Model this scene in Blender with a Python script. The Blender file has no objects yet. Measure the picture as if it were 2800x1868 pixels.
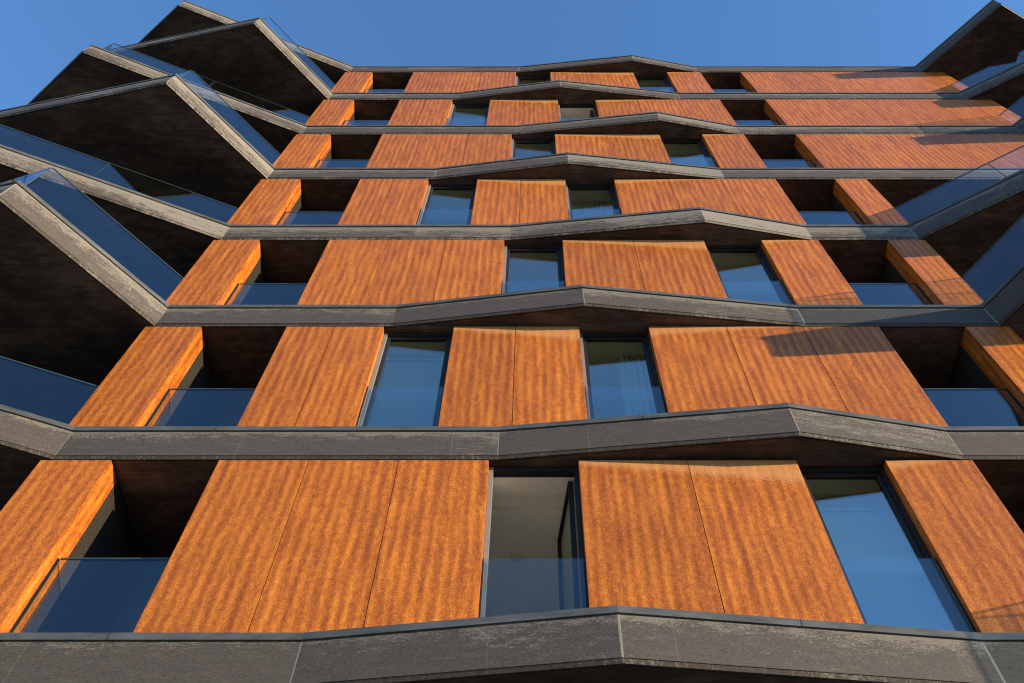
import bpy, math, random
from mathutils import Vector, Matrix
rng = random.Random(7)
scene = bpy.context.scene
COL = scene.collection

# ------------------------------------------------------------------ dimensions
EYE = 1.6                    # camera height
CAM_D = 6.079                # camera distance to the cladding plane y = 0
H = 3.1                      # storey height
Z1 = 5.4595 + EYE            # top of the coping of the lowest band in view
def Z(k): return Z1 + H * (k - 1)
Y0 = -0.02                   # concrete face of the straight bands
PK = -0.350                  # concrete face at the folded peaks
BOT = 0.568                  # coping top -> underside of the slab
SUN = Vector((2.40, -1.0, 0.46)).normalized()   # towards the sun

# ------------------------------------------------------------------ node helpers
def new_mat(name):
    m = bpy.data.materials.new(name); m.use_nodes = True
    nt = m.node_tree
    for n in list(nt.nodes): nt.nodes.remove(n)
    out = nt.nodes.new('ShaderNodeOutputMaterial')
    return m, nt, out
def node(nt, kind, **kw):
    n = nt.nodes.new(kind)
    for k, v in kw.items():
        if k.startswith('i_'):
            key = k[2:]
            n.inputs[int(key) if key.isdigit() else key].default_value = v
        else: setattr(n, k, v)
    return n
def link(nt, a, b): nt.links.new(a, b)
def math_n(nt, op, a, b=None, c=None, clamp=False):
    n = nt.nodes.new('ShaderNodeMath'); n.operation = op; n.use_clamp = clamp
    for i, x in enumerate((a, b, c)):
        if x is None: continue
        if isinstance(x, (int, float)): n.inputs[i].default_value = x
        else: nt.links.new(x, n.inputs[i])
    return n.outputs[0]
def mix_c(nt, fac, a, b, blend='MIX'):
    n = nt.nodes.new('ShaderNodeMix'); n.data_type = 'RGBA'; n.blend_type = blend
    for s, x in ((n.inputs[0], fac), (n.inputs[6], a), (n.inputs[7], b)):
        if isinstance(x, (int, float)): s.default_value = x
        elif isinstance(x, tuple): s.default_value = (*x, 1.0)
        else: nt.links.new(x, s)
    return n.outputs[2]
def ramp(nt, fac, stops):
    n = nt.nodes.new('ShaderNodeValToRGB')
    e = n.color_ramp.elements
    while len(e) < len(stops): e.new(0.5)
    for el, (p, c) in zip(e, stops):
        el.position = p
        el.color = (*c, 1.0) if isinstance(c, tuple) else (c, c, c, 1.0)
    nt.links.new(fac, n.inputs[0])
    return n.outputs[0]
def mapping(nt, vec, scale, loc=None):
    n = nt.nodes.new('ShaderNodeMapping'); n.inputs['Scale'].default_value = scale
    nt.links.new(vec, n.inputs['Vector'])
    if loc is not None: nt.links.new(loc, n.inputs['Location'])
    return n.outputs[0]
def noise(nt, vec, scale, detail=3, rough=0.55, dist=0.0):
    n = nt.nodes.new('ShaderNodeTexNoise')
    n.inputs['Scale'].default_value = scale; n.inputs['Detail'].default_value = detail
    n.inputs['Roughness'].default_value = rough; n.inputs['Distortion'].default_value = dist
    nt.links.new(vec, n.inputs['Vector'])
    return n.outputs['Fac']
def principled(nt, out, color, rough=0.6, spec=0.4, metal=0.0, bump=None, bstr=0.2, bdist=0.01):
    p = nt.nodes.new('ShaderNodeBsdfPrincipled')
    if isinstance(color, tuple): p.inputs['Base Color'].default_value = (*color, 1)
    else: nt.links.new(color, p.inputs['Base Color'])
    if isinstance(rough, (int, float)): p.inputs['Roughness'].default_value = rough
    else: nt.links.new(rough, p.inputs['Roughness'])
    p.inputs['Specular IOR Level'].default_value = spec
    p.inputs['Metallic'].default_value = metal
    if bump is not None:
        b = nt.nodes.new('ShaderNodeBump'); b.inputs['Strength'].default_value = bstr
        b.inputs['Distance'].default_value = bdist
        nt.links.new(bump, b.inputs['Height']); nt.links.new(b.outputs[0], p.inputs['Normal'])
    nt.links.new(p.outputs[0], out.inputs[0])
    return p

# ------------------------------------------------------------------ materials
def mat_cladding():
    m, nt, out = new_mat('rust_cladding')
    tc = node(nt, 'ShaderNodeTexCoord'); oi = node(nt, 'ShaderNodeObjectInfo')
    off = node(nt, 'ShaderNodeCombineXYZ')
    link(nt, math_n(nt, 'MULTIPLY', oi.outputs['Random'], 173.0), off.inputs[0])
    link(nt, math_n(nt, 'MULTIPLY', oi.outputs['Random'], 71.0), off.inputs[2])
    v = tc.outputs['Object']
    n_st = noise(nt, mapping(nt, v, (11.0, 11.0, 1.5), off.outputs[0]), 1.0, 1, 0.5, 0.15)     # soft upright bands
    n_bl = noise(nt, mapping(nt, v, (4.5, 4.5, 0.6), off.outputs[0]), 1.0, 2, 0.55, 0.0)       # cloudiness
    n_ch = noise(nt, mapping(nt, v, (22.0, 22.0, 13.0), off.outputs[0]), 1.0, 3, 0.7, 0.0)     # broken mottle
    n_ln = noise(nt, mapping(nt, v, (40.0, 40.0, 4.0), off.outputs[0]), 1.0, 3, 0.65, 0.0)     # fine upright grain
    n_fi = noise(nt, mapping(nt, v, (64.0, 64.0, 58.0), off.outputs[0]), 1.0, 2, 0.75)         # speckle
    # printed decor: narrow upright bands about 12 cm apart that waver and fade
    sx = node(nt, 'ShaderNodeSeparateXYZ'); link(nt, v, sx.inputs[0])
    n_wv = noise(nt, mapping(nt, v, (2.6, 2.6, 1.3), off.outputs[0]), 1.0, 2, 0.5)
    n_am = noise(nt, mapping(nt, v, (5.0, 5.0, 2.2), off.outputs[0]), 1.0, 2, 0.5)
    ph = math_n(nt, 'MULTIPLY', math_n(nt, 'ADD', sx.outputs[0], sx.outputs[1]), 2 * math.pi / 0.118)
    ph = math_n(nt, 'ADD', math_n(nt, 'MULTIPLY_ADD', n_wv, 4.2, ph), math_n(nt, 'MULTIPLY', n_st, 2.4))
    band = math_n(nt, 'MULTIPLY', math_n(nt, 'SINE', ph), math_n(nt, 'MULTIPLY', n_am, 0.062))
    s = math_n(nt, 'MULTIPLY_ADD', n_st, 0.18, math_n(nt, 'ADD', band, 0.06))
    s = math_n(nt, 'MULTIPLY_ADD', n_bl, 0.07, s)
    s = math_n(nt, 'MULTIPLY_ADD', n_ch, 0.25, s)
    s = math_n(nt, 'MULTIPLY_ADD', n_ln, 0.07, s)
    s = math_n(nt, 'MULTIPLY_ADD', n_fi, 0.36, s)
    c = ramp(nt, s, [(0.40, (0.145, 0.037, 0.008)), (0.50, (0.280, 0.075, 0.011)),
                     (0.57, (0.420, 0.130, 0.015)), (0.67, (0.61, 0.212, 0.022))])
    # slight sheet-to-sheet variation
    hv = node(nt, 'ShaderNodeHueSaturation'); link(nt, c, hv.inputs['Color'])
    link(nt, math_n(nt, 'MULTIPLY_ADD', oi.outputs['Random'], 0.20, 0.88), hv.inputs['Value'])
    # bleached strip where the folded slab keeps the rain off: UV = (distance below top, strip depth)
    uv = node(nt, 'ShaderNodeUVMap', uv_map='wear')
    sp = node(nt, 'ShaderNodeSeparateXYZ'); link(nt, uv.outputs[0], sp.inputs[0])
    jit = math_n(nt, 'ADD', math_n(nt, 'MULTIPLY', math_n(nt, 'SUBTRACT', n_bl, 0.5), 0.30),
                 math_n(nt, 'MULTIPLY', math_n(nt, 'SUBTRACT', n_fi, 0.5), 0.9))
    dep = math_n(nt, 'MULTIPLY', sp.outputs[1], math_n(nt, 'MULTIPLY_ADD', jit, 1.5, 1.0))
    mk = math_n(nt, 'MULTIPLY', math_n(nt, 'SUBTRACT', dep, sp.outputs[0]), 11.0, clamp=True)
    c2 = mix_c(nt, 0.52, hv.outputs[0], (0.52, 0.27, 0.115))
    c = mix_c(nt, mk, hv.outputs[0], c2)
    bump = math_n(nt, 'ADD', n_fi, n_ch)
    r = math_n(nt, 'MULTIPLY_ADD', n_bl, 0.25, 0.33)
    principled(nt, out, c, r, 0.20, 0.0, bump, 0.12, 0.004)
    return m

def mat_concrete():
    """dark pigmented concrete with pale worn patches; UV 'band' = (length, height), colour 'worn' = how worn"""
    m, nt, out = new_mat('dark_concrete')
    tc = node(nt, 'ShaderNodeTexCoord'); v = tc.outputs['Object']
    uv = node(nt, 'ShaderNodeUVMap', uv_map='band')
    u = uv.outputs[0]
    at = node(nt, 'ShaderNodeAttribute', attribute_name='worn')
    sp = node(nt, 'ShaderNodeSeparateXYZ'); link(nt, u, sp.inputs[0])
    n_big = noise(nt, mapping(nt, u, (0.55, 1.3, 1)), 1.0, 3, 0.5, 0.4)
    n_mid = noise(nt, mapping(nt, u, (4.2, 8.0, 1)), 1.0, 5, 0.65, 0.5)
    n_str = noise(nt, mapping(nt, u, (8.0, 17.0, 1)), 1.0, 4, 0.7)
    n_fin = noise(nt, mapping(nt, u, (30.0, 38.0, 1)), 1.0, 3, 0.8)
    # dark face with soft cloudiness
    base = ramp(nt, n_mid, [(0.30, (0.025, 0.020, 0.017)), (0.52, (0.037, 0.030, 0.025)), (0.75, (0.060, 0.050, 0.041))])
    base = mix_c(nt, math_n(nt, 'MULTIPLY', n_str, 0.5), base, (0.078, 0.066, 0.054))
    base = mix_c(nt, math_n(nt, 'MULTIPLY', math_n(nt, 'SUBTRACT', n_fin, 0.42), 2.2, clamp=True), base, (0.105, 0.092, 0.076))
    # worn pale patches, ragged edge
    w = math_n(nt, 'MULTIPLY', n_big, 0.42)
    w = math_n(nt, 'MULTIPLY_ADD', n_mid, 0.46, w)
    w = math_n(nt, 'MULTIPLY_ADD', n_str, 0.20, w)
    w = math_n(nt, 'MULTIPLY_ADD', n_fin, 0.62, w)
    w = math_n(nt, 'MULTIPLY_ADD', math_n(nt, 'POWER', sp.outputs[1], 3.0), 0.30, w)      # more wear under the coping
    w = math_n(nt, 'ADD', w, math_n(nt, 'MULTIPLY_ADD', at.outputs['Fac'], 0.36, -1.065))
    k = math_n(nt, 'MULTIPLY', w, 13.0, clamp=True)
    pale = mix_c(nt, n_fin, (0.125, 0.112, 0.088), (0.25, 0.226, 0.180))
    c = mix_c(nt, math_n(nt, 'MULTIPLY', k, math_n(nt, 'MULTIPLY_ADD', at.outputs['Fac'], 0.75, 0.34, clamp=True)), base, pale)
    # pour joints
    fr = math_n(nt, 'ABSOLUTE', math_n(nt, 'SUBTRACT', math_n(nt, 'FRACT', math_n(nt, 'ADD', math_n(nt, 'DIVIDE', sp.outputs[0], 2.43), math_n(nt, 'MULTIPLY', n_mid, 0.003))), 0.5))
    j = math_n(nt, 'LESS_THAN', fr, 0.0026)
    c = mix_c(nt, math_n(nt, 'MULTIPLY', j, math_n(nt, 'MULTIPLY', math_n(nt, 'SUBTRACT', n_str, 0.33), 1.2, clamp=True)), c, (0.17, 0.155, 0.13))
    # bug holes
    vo = node(nt, 'ShaderNodeTexVoronoi'); vo.inputs['Scale'].default_value = 9.0
    link(nt, u, vo.inputs['Vector'])
    rad = math_n(nt, 'MULTIPLY', math_n(nt, 'SUBTRACT', n_mid, 0.43), 0.75, clamp=True)
    hole = math_n(nt, 'LESS_THAN', vo.outputs['Distance'], rad)
    c = mix_c(nt, math_n(nt, 'MULTIPLY', hole, 0.85), c, (0.02, 0.018, 0.017))
    bump = math_n(nt, 'ADD', math_n(nt, 'MULTIPLY', n_fin, 0.6), math_n(nt, 'ADD', n_str, math_n(nt, 'MULTIPLY', hole, -1.5)))
    principled(nt, out, c, 0.72, 0.3, 0, bump, 0.5, 0.006)
    return m

def mat_soffit():
    m, nt, out = new_mat('soffit_concrete')
    tc = node(nt, 'ShaderNodeTexCoord'); v = tc.outputs['Object']
    a = noise(nt, mapping(nt, v, (0.5, 0.9, 1)), 1.0, 5, 0.6, 0.5)
    b = noise(nt, mapping(nt, v, (1.2, 26.0, 1)), 1.0, 4, 0.7)
    d = noise(nt, mapping(nt, v, (3.0, 7.0, 1)), 1.0, 5, 0.75)
    s = math_n(nt, 'MULTIPLY_ADD', b, 0.16, math_n(nt, 'MULTIPLY_ADD', d, 0.38, math_n(nt, 'MULTIPLY', a, 0.46)))
    c = ramp(nt, s, [(0.36, (0.020, 0.016, 0.012)), (0.49, (0.060, 0.047, 0.036)), (0.62, (0.150, 0.114, 0.082))])
    principled(nt, out, c, 0.8, 0.2, 0, b, 0.2, 0.004)
    return m

def mat_simple(name, color, rough=0.6, spec=0.4, metal=0.0, var=0.15, scale=(8, 8, 8), bstr=0.1):
    m, nt, out = new_mat(name)
    tc = node(nt, 'ShaderNodeTexCoord')
    n = noise(nt, mapping(nt, tc.outputs['Object'], scale), 1.0, 4, 0.65)
    lo = tuple(c * (1 - var) for c in color); hi = tuple(min(1, c * (1 + var)) for c in color)
    c = ramp(nt, n, [(0.3, lo), (0.7, hi)])
    principled(nt, out, c, rough, spec, metal, n, bstr, 0.004)
    return m

def mat_glass(name, ior, tint, rough=0.0):
    m, nt, out = new_mat(name)
    f = node(nt, 'ShaderNodeFresnel')
    ge = node(nt, 'ShaderNodeNewGeometry')           # same reflectance on both faces of the sheet
    link(nt, math_n(nt, 'MULTIPLY_ADD', ge.outputs['Backfacing'], 1.0 / ior - ior, ior), f.inputs['IOR'])
    # faint smears change the clarity a little
    tc = node(nt, 'ShaderNodeTexCoord')
    n = noise(nt, mapping(nt, tc.outputs['Object'], (1.1, 1.1, 1.6)), 1.0, 4, 0.6, 0.5)
    fac = math_n(nt, 'MULTIPLY', f.outputs[0], math_n(nt, 'MULTIPLY_ADD', n, 0.16, 0.92), clamp=True)
    t = node(nt, 'ShaderNodeBsdfTransparent'); t.inputs[0].default_value = (*tint, 1)
    g = node(nt, 'ShaderNodeBsdfGlossy'); g.inputs['Color'].default_value = (0.96, 0.98, 1, 1); g.inputs['Roughness'].default_value = rough
    mx = node(nt, 'ShaderNodeMixShader')
    link(nt, fac, mx.inputs[0]); link(nt, t.outputs[0], mx.inputs[1]); link(nt, g.outputs[0], mx.inputs[2])
    link(nt, mx.outputs[0], out.inputs[0])
    return m

M = dict(
    clad=mat_cladding(), conc=mat_concrete(), soff=mat_soffit(),
    zinc=mat_simple('galvanised_coping', (0.068, 0.073, 0.070), 0.55, 0.3, 0.1, 0.45, (2.2, 2.2, 9)),
    stucco=mat_simple('charcoal_render', (0.020, 0.016, 0.012), 0.9, 0.2, 0, 0.6, (42, 42, 42), 0.9),
    sub=mat_simple('brown_subframe', (0.10, 0.040, 0.016), 0.7, 0.2),
    back=mat_simple('black_lining', (0.012, 0.011, 0.010), 0.8, 0.2),
    frame=mat_simple('anthracite_frame', (0.014, 0.014, 0.015), 0.55, 0.25, 0, 0.2),
    jamb=mat_simple('sunlit_frame_grey', (0.17, 0.165, 0.155), 0.45, 0.45, 0, 0.12),  # lighter copy of the frame colour, with sunlight painted in
    edge_pale=mat_simple('polished_glass_edge', (0.16, 0.20, 0.20), 0.3, 0.5, 0, 0.1),
    edge=mat_simple('glass_edge', (0.030, 0.050, 0.048), 0.25, 0.6, 0, 0.1),
    glass=mat_glass('balustrade_glass', 1.52, (0.925, 0.96, 0.965)),
    pane=mat_glass('window_glass', 2.85, (0.86, 0.92, 0.83)),
    room=mat_simple('white_plaster', (0.76, 0.72, 0.63), 0.8, 0.2, 0, 0.04),
    cloth=mat_simple('curtain_cloth', (0.42, 0.43, 0.43), 0.9, 0.1, 0, 0.05, (30, 30, 3)),
    blind=mat_simple('blind_cloth', (0.30, 0.335, 0.37), 0.8, 0.2, 0, 0.05),
    asphalt=mat_simple('asphalt', (0.055, 0.055, 0.057), 0.9, 0.2, 0, 0.3, (6, 6, 6)),
    paving=mat_simple('stone_paving', (0.30, 0.28, 0.25), 0.85, 0.2, 0, 0.2, (3, 3, 3)),
    soil=mat_simple('bare_ground', (0.16, 0.14, 0.10), 0.95, 0.1, 0, 0.3, (0.4, 0.4, 0.4)),
    kerb=mat_simple('kerb_stone', (0.33, 0.32, 0.30), 0.85, 0.2, 0, 0.15),
    leaf=mat_simple('leaf', (0.07, 0.13, 0.03), 0.55, 0.4, 0, 0.4),
    pot=mat_simple('clay_pot', (0.30, 0.12, 0.06), 0.8, 0.2),
    lamp=mat_simple('lamp_plastic', (0.50, 0.48, 0.44), 0.5, 0.4),
)

# ------------------------------------------------------------------ mesh builder
class MB:
    def __init__(s): s.v = []; s.f = []; s.m = []; s.uv = []; s.w = []
    def face(s, pts, mat=0, uv=None, wear=0.5):
        i = len(s.v); s.v += [tuple(p) for p in pts]
        s.f.append(tuple(range(i, i + len(pts)))); s.m.append(mat)
        s.uv.append(uv if uv else [(0.0, 0.0)] * len(pts)); s.w.append(wear)
    def box(s, x0, x1, y0, y1, z0, z1, mat=0, mats=None, skip=''):
        q = {'-x': [(x0, y1, z0), (x0, y0, z0), (x0, y0, z1), (x0, y1, z1)],
             '+x': [(x1, y0, z0), (x1, y1, z0), (x1, y1, z1), (x1, y0, z1)],
             '-y': [(x0, y0, z0), (x1, y0, z0), (x1, y0, z1), (x0, y0, z1)],
             '+y': [(x1, y1, z0), (x0, y1, z0), (x0, y1, z1), (x1, y1, z1)],
             '-z': [(x0, y1, z0), (x1, y1, z0), (x1, y0, z0), (x0, y0, z0)],
             '+z': [(x0, y0, z1), (x1, y0, z1), (x1, y1, z1), (x0, y1, z1)]}
        for k, p in q.items():
            if k in skip.split(): continue
            s.face(p, (mats or {}).get(k, mat))
    def build(s, name, mats, parent=None, uvname='band', weld=False):
        me = bpy.data.meshes.new(name)
        me.from_pydata(s.v, [], s.f)
        for mt in mats: me.materials.append(mt)
        me.color_attributes.new('worn', 'FLOAT_COLOR', 'CORNER'); me.uv_layers.new(name=uvname)
        ul = me.uv_layers[uvname]; ca = me.color_attributes['worn']
        for p in me.polygons:
            p.material_index = s.m[p.index]
            for j, li in enumerate(p.loop_indices):
                ul.data[li].uv = s.uv[p.index][j]
                w = s.w[p.index]; ca.data[li].color = (w, w, w, 1)
        me.update()
        o = bpy.data.objects.new(name, me); COL.objects.link(o)
        if parent is not None: o.parent = parent
        return o
def empty(name, loc=(0, 0, 0)):
    o = bpy.data.objects.new(name, None); COL.objects.link(o); o.location = loc
    o.empty_display_size = 0.5
    return o
def tag(o, label=None, cat=None, group=None, kind=None):
    if label: o['label'] = label
    if cat: o['category'] = cat
    if group: o['group'] = group
    if kind: o['kind'] = kind
    return o

def offset(pl, d):
    """offset an open polyline (in plan, running left to right with the street on its right) inwards by d"""
    out = []
    n = len(pl)
    for i in range(n):
        nr = []
        for a, b in ((i - 1, i), (i, i + 1)):
            if a < 0 or b >= n: continue
            t = (Vector(pl[b]) - Vector(pl[a])).normalized()
            nr.append(Vector((-t.y, t.x)))
        if len(nr) == 1: q = Vector(pl[i]) + nr[0] * d
        else:
            bi = (nr[0] + nr[1]); bi = bi / bi.length_squared * 2
            q = Vector(pl[i]) + bi * d
        out.append((q.x, q.y))
    return out

# ------------------------------------------------------------------ plan outlines of the bands
def outline(k):
    odd = k % 2 == 1
    if odd: left = [(-11.30, 3.0), (-11.20, -1.13), (-7.04, -1.94), (-5.37, Y0)]
    else:   left = [(-11.30, 3.0), (-12.2, -0.23), (-10.04, -1.88), (-5.37, Y0)]
    mid = [(-2.0, Y0), (0.72, PK), (3.88, Y0)] if odd else [(-0.40, Y0), (2.94, PK), (4.82, Y0)]
    if k in (1, 3): right = [(6.62, Y0), (7.88, -1.95), (12.0, -0.02), (18.0, -0.02)]
    elif k in (2, 4): right = [(6.65, Y0), (9.90, -1.88), (12.4, 0.0), (18.0, 0.0)]
    elif k in (6, 8): right = [(11.43, Y0), (13.27, -1.90), (16.9, -0.05), (18.0, -0.05)]
    else: right = [(11.43, Y0), (14.95, -1.88), (17.4, 0.0), (18.0, 0.0)]
    return left, mid, right

def proj_at(k, x):
    """how far the band k stands out in front of the cladding at x (middle stretch only)"""
    l, m, r = outline(k); pl = [l[-1]] + m + [r[0]]
    for a, b in zip(pl, pl[1:]):
        if a[0] <= x <= b[0]: return -(a[1] + (b[1] - a[1]) * (x - a[0]) / (b[0] - a[0])) + Y0
    return 0.0

B = empty('apartment_building', (0, 0, 0))
tag(B, 'seven-storey apartment block with folded dark concrete bands and rust-orange cladding panels', 'building')

# ------------------------------------------------------------------ floor slabs, copings, wing balustrades
def glass_pane(p0, p1, z0, z1, th=0.016, cap=0.016, edge='edge'):
    """one upright glass sheet between two plan points; narrow faces and a low bottom strip are dark"""
    a, b = Vector((*p0, 0)), Vector((*p1, 0))
    t = (b - a).normalized(); n = Vector((-t.y, t.x, 0)) * th / 2
    mb = MB()
    P = lambda q, s, z: (q.x + n.x * s, q.y + n.y * s, z)
    for za, zb, mt in ((z0, z0 + 0.035, 1), (z0 + 0.035, z1 - cap, 0), (z1 - cap, z1, 1)):
        if zb - za < 1e-6: continue
        mb.face([P(a, -1, za), P(b, -1, za), P(b, -1, zb), P(a, -1, zb)], mt)
        mb.face([P(b, 1, za), P(a, 1, za), P(a, 1, zb), P(b, 1, zb)], mt)
    if cap: mb.face([P(a, -1, z1), P(b, -1, z1), P(b, 1, z1), P(a, 1, z1)], 1)
    mb.face([P(a, 1, z0), P(a, -1, z0), P(a, -1, z1), P(a, 1, z1)], 1)
    mb.face([P(b, -1, z0), P(b, 1, z0), P(b, 1, z1), P(b, -1, z1)], 1)
    return mb.build('glass_balustrade', [M['glass'], M[edge]], B)

def wear_of(k, i, nl, nm, a, b):
    """how worn the face between outline points a and b is"""
    t = (Vector(b) - Vector(a)).normalized()
    if i == nl - 2: return (0.26 if k < 3 else 0.44 if k == 3 else 0.60) + rng.uniform(-0.06, 0.08)        # wing face turned to the sun
    if i < nl - 2: return 0.45
    base = {1: 0.14, 2: 0.20, 3: 0.24, 4: 0.56, 5: 0.40, 6: 0.40, 7: 0.40, 8: 0.34}[k]
    if t.y > 0.03: base += 0.18
    if t.y < -0.03: base -= 0.05
    return base + rng.uniform(-0.07, 0.07)

for k in range(1, 9):
    left, mid, right = outline(k)
    pl = left + mid + right
    nl, nm = len(left), len(mid)
    zt, zb = Z(k) - 0.03, Z(k) - BOT
    mb = MB(); CH = 0.034
    cum = k * 37.7; cha = offset(pl, 0.006); chb = offset(pl, 0.030)
    inn = offset(pl, 0.045); inn2 = offset(pl, 0.060)
    for i in range(len(pl) - 1):
        a, b = pl[i], pl[i + 1]
        L = (Vector(b) - Vector(a)).length
        w = wear_of(k, i, nl, nm, a, b)
        # the face, cut in up to 3 pours that differ a little
        n = max(1, min(4, round(L / 1.7)))
        for s in range(n):
            t0, t1 = s / n, (s + 1) / n
            q0 = Vector(a).lerp(Vector(b), t0); q1 = Vector(a).lerp(Vector(b), t1)
            ww = w + rng.uniform(-0.12, 0.12)
            def strip(ta, tb, wv):
                qa, qb = Vector(a).lerp(Vector(b), ta), Vector(a).lerp(Vector(b), tb)
                mb.face([(qa.x, qa.y, zb + CH), (qb.x, qb.y, zb + CH), (qb.x, qb.y, zt), (qa.x, qa.y, zt)], 0,
                        [(cum + L * ta, 0), (cum + L * tb, 0), (cum + L * tb, 1), (cum + L * ta, 1)], wv)
            e = 0.011 / L                        # chalky arris at some folds
            ea = e if (s == 0 and rng.random() < 0.75) else 0
            eb = e if (s == n - 1 and rng.random() < 0.45) else 0
            if ea: strip(t0, t0 + ea, 1.15)
            strip(t0 + ea, t1 - eb, ww)
            if eb: strip(t1 - eb, t1, 1.15)
        # drip nose, groove
        c, d = inn[i], inn[i + 1]; e, f = inn2[i], inn2[i + 1]
        ca_, cb_, cc_, cd_ = cha[i], cha[i + 1], chb[i], chb[i + 1]
        uvb = [(cum, 0.03), (cum + L, 0.03), (cum + L, 0.05), (cum, 0.05)]
        mb.face([(*ca_, zb + CH), (*cb_, zb + CH), (*b, zb + CH), (*a, zb + CH)], 1)
        mb.face([(*cc_, zb), (*cd_, zb), (*cb_, zb + CH), (*ca_, zb + CH)], 0, uvb, w + 0.15)
        mb.face([(*c, zb), (*d, zb), (*cd_, zb), (*cc_, zb)], 0, uvb, 0.3)
        zg = zb + 0.022
        mb.face([(*c, zb), (*c, zg), (*d, zg), (*d, zb)], 1)
        mb.face([(*e, zg), (*f, zg), (*d, zg), (*c, zg)], 1)
        zs = zb + 0.006
        mb.face([(*e, zs), (*f, zs), (*f, zg), (*e, zg)], 1)
        cum += L + 3.3
    # soffit and top as one polygon each (back edge at y = 9)
    zs = zb + 0.006
    lo = [(*p, zs) for p in inn2] + [(18.0, 9.0, zs), (-11.3, 9.0, zs)]
    mb.face(list(reversed(lo)), 1)
    hi = [(*p, zt) for p in pl] + [(18.0, 9.0, zt), (-11.3, 9.0, zt)]
    mb.face(hi, 0, [(p[0], p[1]) for p in hi], 0.4)
    for a, b in (((18.0, pl[-1][1]), (18.0, 9.0)), ((18.0, 9.0), (-11.3, 9.0)), ((-11.3, 9.0), (-11.3, pl[0][1]))):
        mb.face([(*a, zs), (*b, zs), (*b, zt), (*a, zt)], 0, [(0, 0), (4, 0), (4, 1), (0, 1)], 0.4)
    slab = mb.build('floor_slab', [M['conc'], M['soff']], B)
    # coping: folded metal cap, in lengths with hairline joints
    out_, in_ = offset(pl, -0.020), offset(pl, 0.20)
    mc = MB()
    z0, z1 = Z(k) - 0.078, Z(k)
    for i in range(len(pl) - 1):
        A, Bv, C_, D_ = Vector(out_[i]), Vector(out_[i + 1]), Vector(in_[i]), Vector(in_[i + 1])
        L = (Bv - A).length; n = max(1, round(L / 1.9)); g = 0.004 / L
        for s in range(n):
            t0 = s / n + (g if s else 0); t1 = (s + 1) / n - (g if s < n - 1 else 0)
            o0, o1, i0, i1 = A.lerp(Bv, t0), A.lerp(Bv, t1), C_.lerp(D_, t0), C_.lerp(D_, t1)
            T = lambda p, z: (p.x, p.y, z)
            mc.face([T(o0, z0), T(o1, z0), T(o1, z1), T(o0, z1)])
            mc.face([T(o0, z1), T(o1, z1), T(i1, z1 - 0.004), T(i0, z1 - 0.004)])
            mc.face([T(i0, z0), T(i0, z1 - 0.004), T(i1, z1 - 0.004), T(i1, z0)])
            mc.face([T(o1, z0), T(o0, z0), T(i0, z0), T(i1, z0)])
            mc.face([T(i0, z0), T(o0, z0), T(o0, z1), T(i0, z1 - 0.004)])
            mc.face([T(o1, z0), T(i1, z0), T(i1, z1 - 0.004), T(o1, z1)])
    mc.build('coping', [M['zinc']], slab)
    # wing balustrades
    if k < 8:
        gi = offset(pl, 0.125)
        runs = []
        far = offset(pl, 0.50)
        runs.append((gi[nl - 1], gi[nl - 2])); runs.append((gi[nl - 2], far[nl - 3]))
        r0 = nl + nm
        runs.append((gi[r0], gi[r0 + 1])); runs.append((gi[r0 + 1], gi[r0 + 2]))
        for ri, (a, b) in enumerate(runs):
            a, b = Vector(a), Vector(b); L = (b - a).length; t = (b - a) / L
            s0 = 0.10 if ri in (0, 2) else 0.012
            n = max(1, math.ceil((L - s0) / 2.6)); w = (L - s0 - 0.012) / n
            for s in range(n):
                p, q = a + t * (s0 + w * s + 0.005), a + t * (s0 + w * (s + 1) - 0.005)
                if p.x > q.x: p, q = q, p
                glass_pane((p.x, p.y), (q.x, q.y), Z(k) - 0.003, Z(k) + 1.0)

# ------------------------------------------------------------------ storeys: cladding, windows, loggias
ODD = dict(groups=[[-5.50, -4.71], [-3.505, -2.50, -1.497, -0.493], [0.512, 1.725, 2.94], [3.935, 4.91]],
           windows=[(-0.493, 0.512), (2.94, 3.935)])
EVEN = dict(groups=[[-5.50, -4.71], [-3.495, -2.815, -2.12], [-1.12, -0.245, 0.655], [1.645, 2.745, 3.825, 4.91]],
            windows=[(-2.12, -1.12), (0.655, 1.645)])
TAIL = {1: [6.12, 6.755], 2: [6.14, 6.765], 3: [6.12, 6.755], 4: [6.12, 6.758],
        5: [6.12, 7.14, 8.16, 9.18, 10.19, 11.20, 12.05],
        6: [6.11, 6.78, 7.72, 8.65, 9.57, 10.47, 11.38, 12.06],
        7: [6.10, 7.12, 8.14, 9.16, 10.18, 11.20, 12.03]}
PT = 0.010      # panel thickness
GAP = 0.0042    # half joint

def panel(x0, x1, z0, z1, k_above):
    mb = MB(); n = 6
    xs = [x0 + (x1 - x0) * i / n for i in range(n + 1)]
    dep = lambda x: 1.30 * proj_at(k_above, x)
    zc = [z0, z1]
    for i in range(n):
        a, b = xs[i], xs[i + 1]
        mb.face([(a, 0, z0), (b, 0, z0), (b, 0, z1), (a, 0, z1)], 0,
                [(z1 - z0, dep(a)), (z1 - z0, dep(b)), (0, dep(b)), (0, dep(a))])
    bx = MB(); bx.box(x0, x1, 0, PT, z0, z1, skip='-y')
    mb.v, off = mb.v + bx.v, len(mb.v)
    for f, u in zip(bx.f, bx.uv):
        mb.f.append(tuple(i + off for i in f)); mb.m.append(0); mb.uv.append([(9.0, 0.0)] * 4); mb.w.append(0.5)
    return mb.build('cladding_panel', [M['clad']], B, uvname='wear')

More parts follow.
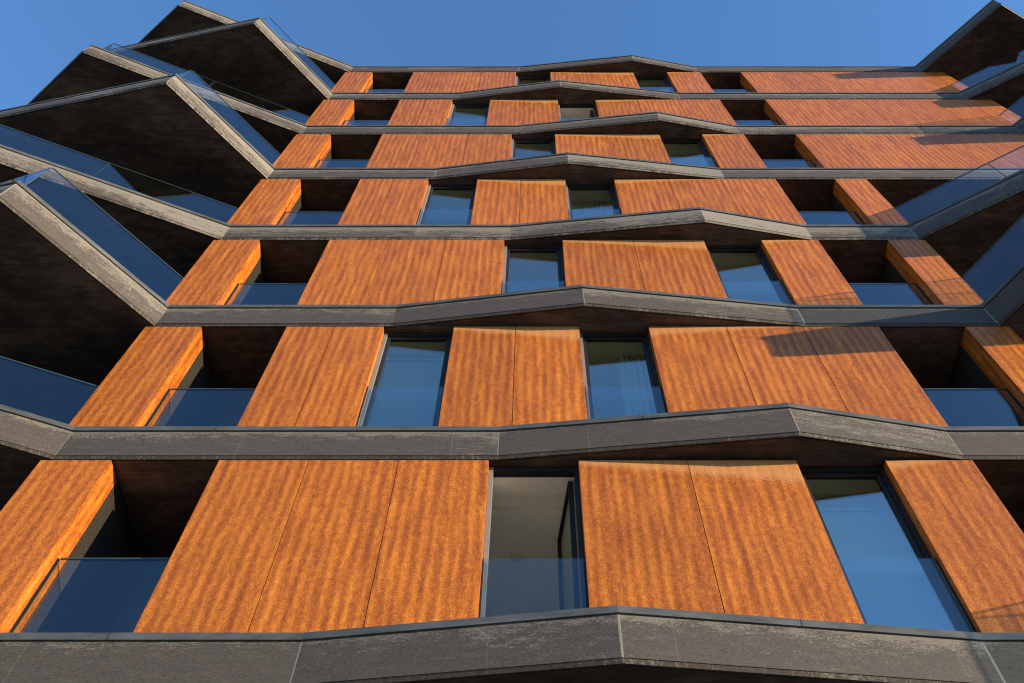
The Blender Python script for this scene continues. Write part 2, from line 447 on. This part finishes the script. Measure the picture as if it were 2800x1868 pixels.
def reveal(x, side, depth, z0, z1, parent):
    """cladding return at x; side = +1 faces +x, -1 faces -x"""
    mb = MB()
    xa, xb = (x - PT, x) if side > 0 else (x, x + PT)
    mb.box(xa, xb, PT + 0.002, depth, z0, z1)
    for i in range(len(mb.uv)): mb.uv[i] = [(9.0, 0.0)] * 4
    return mb.build('reveal_panel', [M['clad']], parent, uvname='wear')

def window(x0, x1, zb, zt, state, k):
    """frame with one fixed or inward-opened sash; zb = coping top below, zt = soffit"""
    fb, ft = zb - 0.02, zt - 0.005
    w = 0.050
    mb = MB()
    ya, yb = 0.115, 0.215
    # outer frame bars: left, right, head, sill (butted)
    mb.box(x0 + 0.003, x0 + w, ya, yb, fb, ft, 0, {'+x': 1, '-y': 1})  # left bar: sunward faces painted grey as if lit
    mb.box(x1 - w, x1 - 0.003, ya, yb, fb, ft, 0)
    mb.box(x0 + w, x1 - w, ya + 0.002, yb, ft - 0.060, ft, 0)
    mb.box(x0 + w, x1 - w, ya + 0.002, yb, fb, fb + 0.06, 0)
    fr = mb.build('window', [M['frame'], M['jamb']], B)
    # sash
    sw = 0.045 if state == 'shut' else 0.016
    sx0, sx1, sz0, sz1 = x0 + w + 0.003, x1 - w - 0.003, fb + 0.063, ft - 0.068
    sm = MB()
    for (a, b, c, d) in ((0, sw, sz0, sz1), (sx1 - sx0 - sw, sx1 - sx0, sz0, sz1)):
        sm.box(a, b, 0, 0.055, c, d)
    sm.box(sw, sx1 - sx0 - sw, 0.001, 0.054, sz1 - sw, sz1)
    sm.box(sw, sx1 - sx0 - sw, 0.001, 0.054, sz0, sz0 + sw)
    sm.box(sw, sx1 - sx0 - sw, 0.022, 0.036, sz0 + sw, sz1 - sw, 1)
    if state == 'open':                               # hinged on the right jamb, swung into the room
        ang = math.radians(83)
        ca, sa = math.cos(ang), math.sin(ang); W = sx1 - sx0
        nv = []
        for (x, y, z) in sm.v:
            d = W - x
            nv.append((sx1 - 0.062 - d * ca + y * sa, 0.260 + d * sa + y * ca, z))
        sm.v = nv
    else:
        sm.v = [(sx0 + x, 0.150 + y, z) for (x, y, z) in sm.v]
    sm.build('window_sash', [M['frame'], M['pane']], fr)
    # room behind: plaster box open to the window, with a curtain pocket in the ceiling
    rx0, rx1 = x0 - (1.15 if x0 < 2 else 0.8), x1 + (0.20 if state == 'open' else 0.30)
    yr0, yr1 = 0.30, 4.20
    zc = ft - 0.058; zd = zt - 0.004
    rm = MB()
    zf = zb - 0.03 + 0.004
    rm.face([(rx0, yr0, zc), (rx1, yr0, zc), (rx1, 0.46, zc), (rx0, 0.46, zc)][::-1])
    rm.face([(rx1, 0.46, zc), (rx0, 0.46, zc), (rx0, 0.46, zd), (rx1, 0.46, zd)])
    rm.face([(rx0, 0.46, zd), (rx1, 0.46, zd), (rx1, 0.70, zd), (rx0, 0.70, zd)][::-1])
    rm.face([(rx0, 0.70, zc), (rx1, 0.70, zc), (rx1, 0.70, zd), (rx0, 0.70, zd)])
    rm.face([(rx0, 0.70, zc), (rx1, 0.70, zc), (rx1, yr1, zc), (rx0, yr1, zc)][::-1])
    rm.face([(rx0, yr1, zf), (rx1, yr1, zf), (rx1, yr1, zc), (rx0, yr1, zc)])
    rm.face([(rx0, yr0, zf), (rx0, yr1, zf), (rx0, yr1, zc), (rx0, yr0, zc)])
    rm.face([(rx1, yr1, zf), (rx1, yr0, zf), (rx1, yr0, zc), (rx1, yr1, zc)])
    rm.face([(rx0, yr0, zf), (rx1, yr0, zf), (rx1, yr1, zf), (rx0, yr1, zf)])
    # plaster reveal linings up to the frame
    for (a, b) in ((rx0, x0 + 0.004), (x1 - 0.004, rx1)):
        if b - a > 0.02: rm.face([(b, yr0, zf), (a, yr0, zf), (a, yr0, zc), (b, yr0, zc)])
    rm.face([(x0 + 0.004, yb, zf), (x0 + 0.004, yr0, zf), (x0 + 0.004, yr0, zc), (x0 + 0.004, yb, zc)])
    rm.face([(x1 - 0.004, yr0, zf), (x1 - 0.004, yb, zf), (x1 - 0.004, yb, zc), (x1 - 0.004, yr0, zc)])
    rm.face([(x0, yb, zc), (x1, yb, zc), (x1, yr0, zc), (x0, yr0, zc)][::-1])
    rm.build('room_lining', [M['room']], fr)
    # French-balcony glass and its two dark clamps
    g = glass_pane((x0 + 0.022, 0.075), (x1 - 0.022, 0.075), zb - 0.003, zb + 1.03, cap=0.0, edge='edge_pale')
    for a in (x0 + 0.004, x1 - 0.016):
        cm = MB(); cm.box(a, a + 0.012, 0.055, 0.100, zb, zb + 1.02)
        cm.build('clamp_rail', [M['frame']], g)
    return fr

def loggia(x0, x1, zb, zt):
    mb = MB()
    zf, zc = zb - 0.028, zt - 0.003
    yb = 1.35
    mb.face([(x0, yb, zf), (x1, yb, zf), (x1, yb, zc), (x0, yb, zc)])
    mb.build('loggia_wall', [M['stucco']], B)
    # balcony door leaf in the back wall
    d = MB(); d.box(x0 + 0.16, x1 - 0.16, yb - 0.05, yb - 0.002, zf + 0.01, zf + 2.3, 0)
    d.box(x0 + 0.23, x1 - 0.23, yb - 0.056, yb - 0.052, zf + 0.08, zf + 2.23, 1)
    d.build('balcony_door', [M['frame'], M['edge']], B)
    g = glass_pane((x0 + 0.030, 0.165), (x1 - 0.030, 0.165), zb - 0.003, zb + 1.13)
    for a in (x0 + 0.002, x1 - 0.016):
        cm = MB(); cm.box(a, a + 0.014, 0.152, 0.178, zb, zb + 1.12)
        cm.build('clamp_rail', [M['frame']], g)

OPEN = {(1, 0), (6, 1)}
for r in range(1, 8):
    S = ODD if r % 2 else EVEN
    zb, zt = Z(r), Z(r + 1) - BOT          # coping top, soffit
    pz0, pz1 = zb - 0.024, zt - 0.030
    groups = S['groups'] + [TAIL[r]]
    for gi, g in enumerate(groups):
        ps = []
        for a, b in zip(g, g[1:]):
            ps.append(panel(a + (GAP if a != g[0] else 0), b - (GAP if b != g[-1] else 0), pz0, pz1, r + 1))
        # returns: deep beside loggias and balconies, shallow beside windows
        lw = any(abs(w[1] - g[0]) < 1e-6 for w in S['windows']); rw = any(abs(w[0] - g[-1]) < 1e-6 for w in S['windows'])
        dl, dr = (0.113 if lw else 0.29), (0.113 if rw else 0.29)
        reveal(g[0], -1, dl, pz0, pz1, ps[0]); reveal(g[-1], 1, dr, pz0, pz1, ps[-1])
        # wall behind the cladding
        wb = MB()
        wl, wr_ = g[0] + PT + 0.003, g[-1] - PT - 0.003
        wb.box(wl, wr_, 0.032, 0.298, zb - 0.026, zt + 0.004, 0)
        if not (lw and rw):
            xa = g[0] if not lw else wl
            xb = g[-1] if not rw else wr_
            if gi in (0, 4): wb.box(xa + 0.001, xb - 0.001, 0.300, 1.60, zb - 0.026, zt + 0.004, 1)
            else:
                if not lw: wb.box(g[0] + 0.001, g[0] + 0.20, 0.300, 1.36, zb - 0.026, zt + 0.004, 1)
                if not rw: wb.box(g[-1] - 0.20, g[-1] - 0.001, 0.300, 1.36, zb - 0.026, zt + 0.004, 1)
        wb.build('outer_wall', [M['sub'], M['stucco']], B)
    for wi, (x0, x1) in enumerate(S['windows']):
        window(x0, x1, zb, zt, 'open' if (r, wi) in OPEN else 'shut', r)
    loggia(groups[0][-1], groups[1][0], zb, zt)
    loggia(groups[3][-1], groups[4][0], zb, zt)
    # recessed walls of the end balconies, and the core behind
    zf, zc = zb - 0.026, zt + 0.004
    for xa, xb in ((-10.9, -5.50), (TAIL[r][-1], 17.6)):
        mb = MB(); mb.box(xa, xb, 1.60, 1.75, zf, zc); mb.build('balcony_wall', [M['stucco']], B)
    cb = MB(); cb.box(-10.9, 17.6, 4.40, 8.9, zf, zc); cb.build('core_wall', [M['back']], B)
# storey below the lowest band
mb = MB()
mb.box(-10.9, 17.6, 0.05, 8.9, 0.02, Z(1) - BOT + 0.004)
mb.build('base_wall', [M['stucco']], B)

# ------------------------------------------------------------------ curtains, blinds, plant, lamp (things of their own)
def curtain(x0, x1, y, z0, z1, folds, amp, label):
    mb = MB(); n = folds * 8
    pts = []
    for i in range(n + 1):
        t = i / n
        pts.append((x0 + (x1 - x0) * t + 0.01 * math.sin(t * 9), y + amp * math.sin(t * folds * 2 * math.pi) + 0.3 * amp * math.sin(t * folds * 4.7)))
    for (a, b) in zip(pts, pts[1:]):
        mb.face([(*a, z0), (*b, z0), (*b, z1), (*a, z1)])
        mb.face([(b[0], b[1] + 0.004, z0), (a[0], a[1] + 0.004, z0), (a[0], a[1] + 0.004, z1), (b[0], b[1] + 0.004, z1)])
    o = mb.build('curtain', [M['cloth']])
    tag(o, label, 'curtain', 'curtains behind the windows'); return o
def blind(x0, x1, y, z0, z1, label):
    mb = MB(); mb.box(x0, x1, y, y + 0.004, z0, z1)
    mb.box(x0, x1, y - 0.01, y + 0.014, z0 - 0.025, z0 - 0.001)
    mb.box(x0 - 0.01, x1 + 0.01, y - 0.03, y + 0.03, z1 + 0.001, z1 + 0.06)
    o = mb.build('roller_blind', [M['blind']])
    tag(o, label, 'blind', 'roller blinds behind the windows'); return o
def wz(r): return Z(r), Z(r + 1) - BOT
z0, z1 = wz(2); curtain(1.20, 1.72, 0.46, z0 + 0.02, z1 - 0.06, 6, 0.028, 'white pleated curtain drawn aside in the right window of the second row from the bottom')
blind(-2.10, -1.14, 0.42, z0 + 0.03, z1 - 0.30, 'pale roller blind let down in the left window of the second row from the bottom')
z0, z1 = wz(1); blind(2.96, 3.92, 0.42, z0 + 0.03, z1 - 0.42, 'pale blue roller blind in the right window of the bottom row')
z0, z1 = wz(4); curtain(0.62, 1.70, 0.50, z0 + 0.02, z1 - 0.06, 12, 0.025, 'pale curtain of even folds across the right window of the fourth row from the bottom')

# potted plant behind the glass of the top-left loggia
zb = Z(7)
pot = empty('potted_plant', (-4.52, 0.42, zb - 0.028))
tag(pot, 'small green plant in a pot peeping over glass of the top left loggia', 'plant')
pm = MB(); n = 12
for i in range(n):
    a0, a1 = 2 * math.pi * i / n, 2 * math.pi * (i + 1) / n
    c0, s0, c1, s1 = math.cos(a0), math.sin(a0), math.cos(a1), math.sin(a1)
    pm.face([(0.10 * c0, 0.10 * s0, 0), (0.10 * c1, 0.10 * s1, 0), (0.14 * c1, 0.14 * s1, 0.75), (0.14 * c0, 0.14 * s0, 0.75)])
    pm.face([(0, 0, 0.70), (0.14 * c0, 0.14 * s0, 0.75), (0.14 * c1, 0.14 * s1, 0.75)])
pm.build('pot', [M['pot']], pot)
lm = MB()
for i in range(170):
    h = 0.72 + 0.75 * rng.random(); a = rng.uniform(0, 6.283); rr = 0.20 * rng.random() * (1.3 - (h - 0.7))
    c = Vector((rr * math.cos(a), rr * math.sin(a), h))
    d1 = Vector((rng.uniform(-1, 1), rng.uniform(-1, 1), rng.uniform(-0.4, 1))).normalized(); d2 = d1.cross(Vector((rng.random(), rng.random(), 1))).normalized()
    l, w = 0.06, 0.02
    lm.face([c - d1 * l, c - d2 * w, c + d1 * l, c + d2 * w])
lm.build('foliage', [M['leaf']], pot)

# round lamp under the ceiling of the open room
zt = Z(2) - BOT
lp = MB(); n = 20
cx, cy, zz = -0.21, 1.41, zt - 0.066
for i in range(n):
    a0, a1 = 2 * math.pi * i / n, 2 * math.pi * (i + 1) / n
    p = lambda a, rr, z: (cx + rr * math.cos(a), cy + rr * math.sin(a), z)
    lp.face([p(a1, 0.065, zz), p(a0, 0.065, zz), p(a0, 0.055, zz - 0.04), p(a1, 0.055, zz - 0.04)])
    lp.face([p(a1, 0.055, zz - 0.04), p(a0, 0.055, zz - 0.04), (cx, cy, zz - 0.046)])
tag(lp.build('ceiling_lamp', [M['lamp']]), 'round ceiling fitting seen through the open window of the bottom row', 'lamp')

# ------------------------------------------------------------------ ground
g = MB(); g.face([(-900, -900, 0), (900, -900, 0), (900, 900, 0), (-900, 900, 0)])
tag(g.build('ground', [M['soil']]), kind='structure')
g = MB(); g.box(-60, 60, -9.0, 0.04, -0.05, 0.012); tag(g.build('pavement', [M['paving']]), kind='structure')
g = MB(); g.box(-60, 60, -9.2, -9.003, -0.05, 0.02); tag(g.build('kerb', [M['kerb']]), kind='structure')
g = MB(); g.face([(-60, -17, 0.004), (60, -17, 0.004), (60, -9.203, 0.004), (-60, -9.203, 0.004)]); tag(g.build('road', [M['asphalt']]), kind='structure')
g = MB(); g.box(-60, 60, -24.0, -17.003, -0.05, 0.12); tag(g.build('far_pavement', [M['paving']]), kind='structure')

# ------------------------------------------------------------------ light
w = bpy.data.worlds.new('World'); scene.world = w; w.use_nodes = True
nt = w.node_tree
for n in list(nt.nodes): nt.nodes.remove(n)
sky = nt.nodes.new('ShaderNodeTexSky'); sky.sky_type = 'NISHITA'; sky.sun_disc = False
el = math.asin(SUN.z); az = math.atan2(SUN.x, SUN.y)
sky.sun_elevation = el; sky.sun_rotation = az
sky.altitude = 200; sky.air_density = 1.0; sky.dust_density = 0.0; sky.ozone_density = 4.4
bg = nt.nodes.new('ShaderNodeBackground'); bg.inputs['Strength'].default_value = 0.15
out = nt.nodes.new('ShaderNodeOutputWorld')
nt.links.new(sky.outputs[0], bg.inputs[0]); nt.links.new(bg.outputs[0], out.inputs[0])
sl = bpy.data.lights.new('sun', 'SUN'); sl.energy = 3.8; sl.angle = math.radians(0.5); sl.color = (1.0, 0.80, 0.56)
so = bpy.data.objects.new('sun', sl); COL.objects.link(so)
so.rotation_euler = (-SUN).to_track_quat('-Z', 'Y').to_euler(); so.location = SUN * 60

# ------------------------------------------------------------------ camera
cd = bpy.data.cameras.new('camera'); cam = bpy.data.objects.new('camera', cd); COL.objects.link(cam)
cd.sensor_width = 36.0; cd.lens = 36.0 * 2430 / 2800; cd.shift_x = -57.0 / 2800
cd.clip_end = 3000; cd.clip_start = 0.05
cam.location = (0, -CAM_D, EYE)
cam.rotation_euler = (math.radians(90 + 60.2475), 0, 0)
scene.camera = cam
vs = scene.view_settings
vs.view_transform = 'Standard'; vs.look = 'None'; vs.exposure = 1.55; vs.gamma = 1.0; vs.use_curve_mapping = False
scene.cycles.filter_width = 1.15; scene.cycles.max_bounces = 10; scene.cycles.transparent_max_bounces = 24
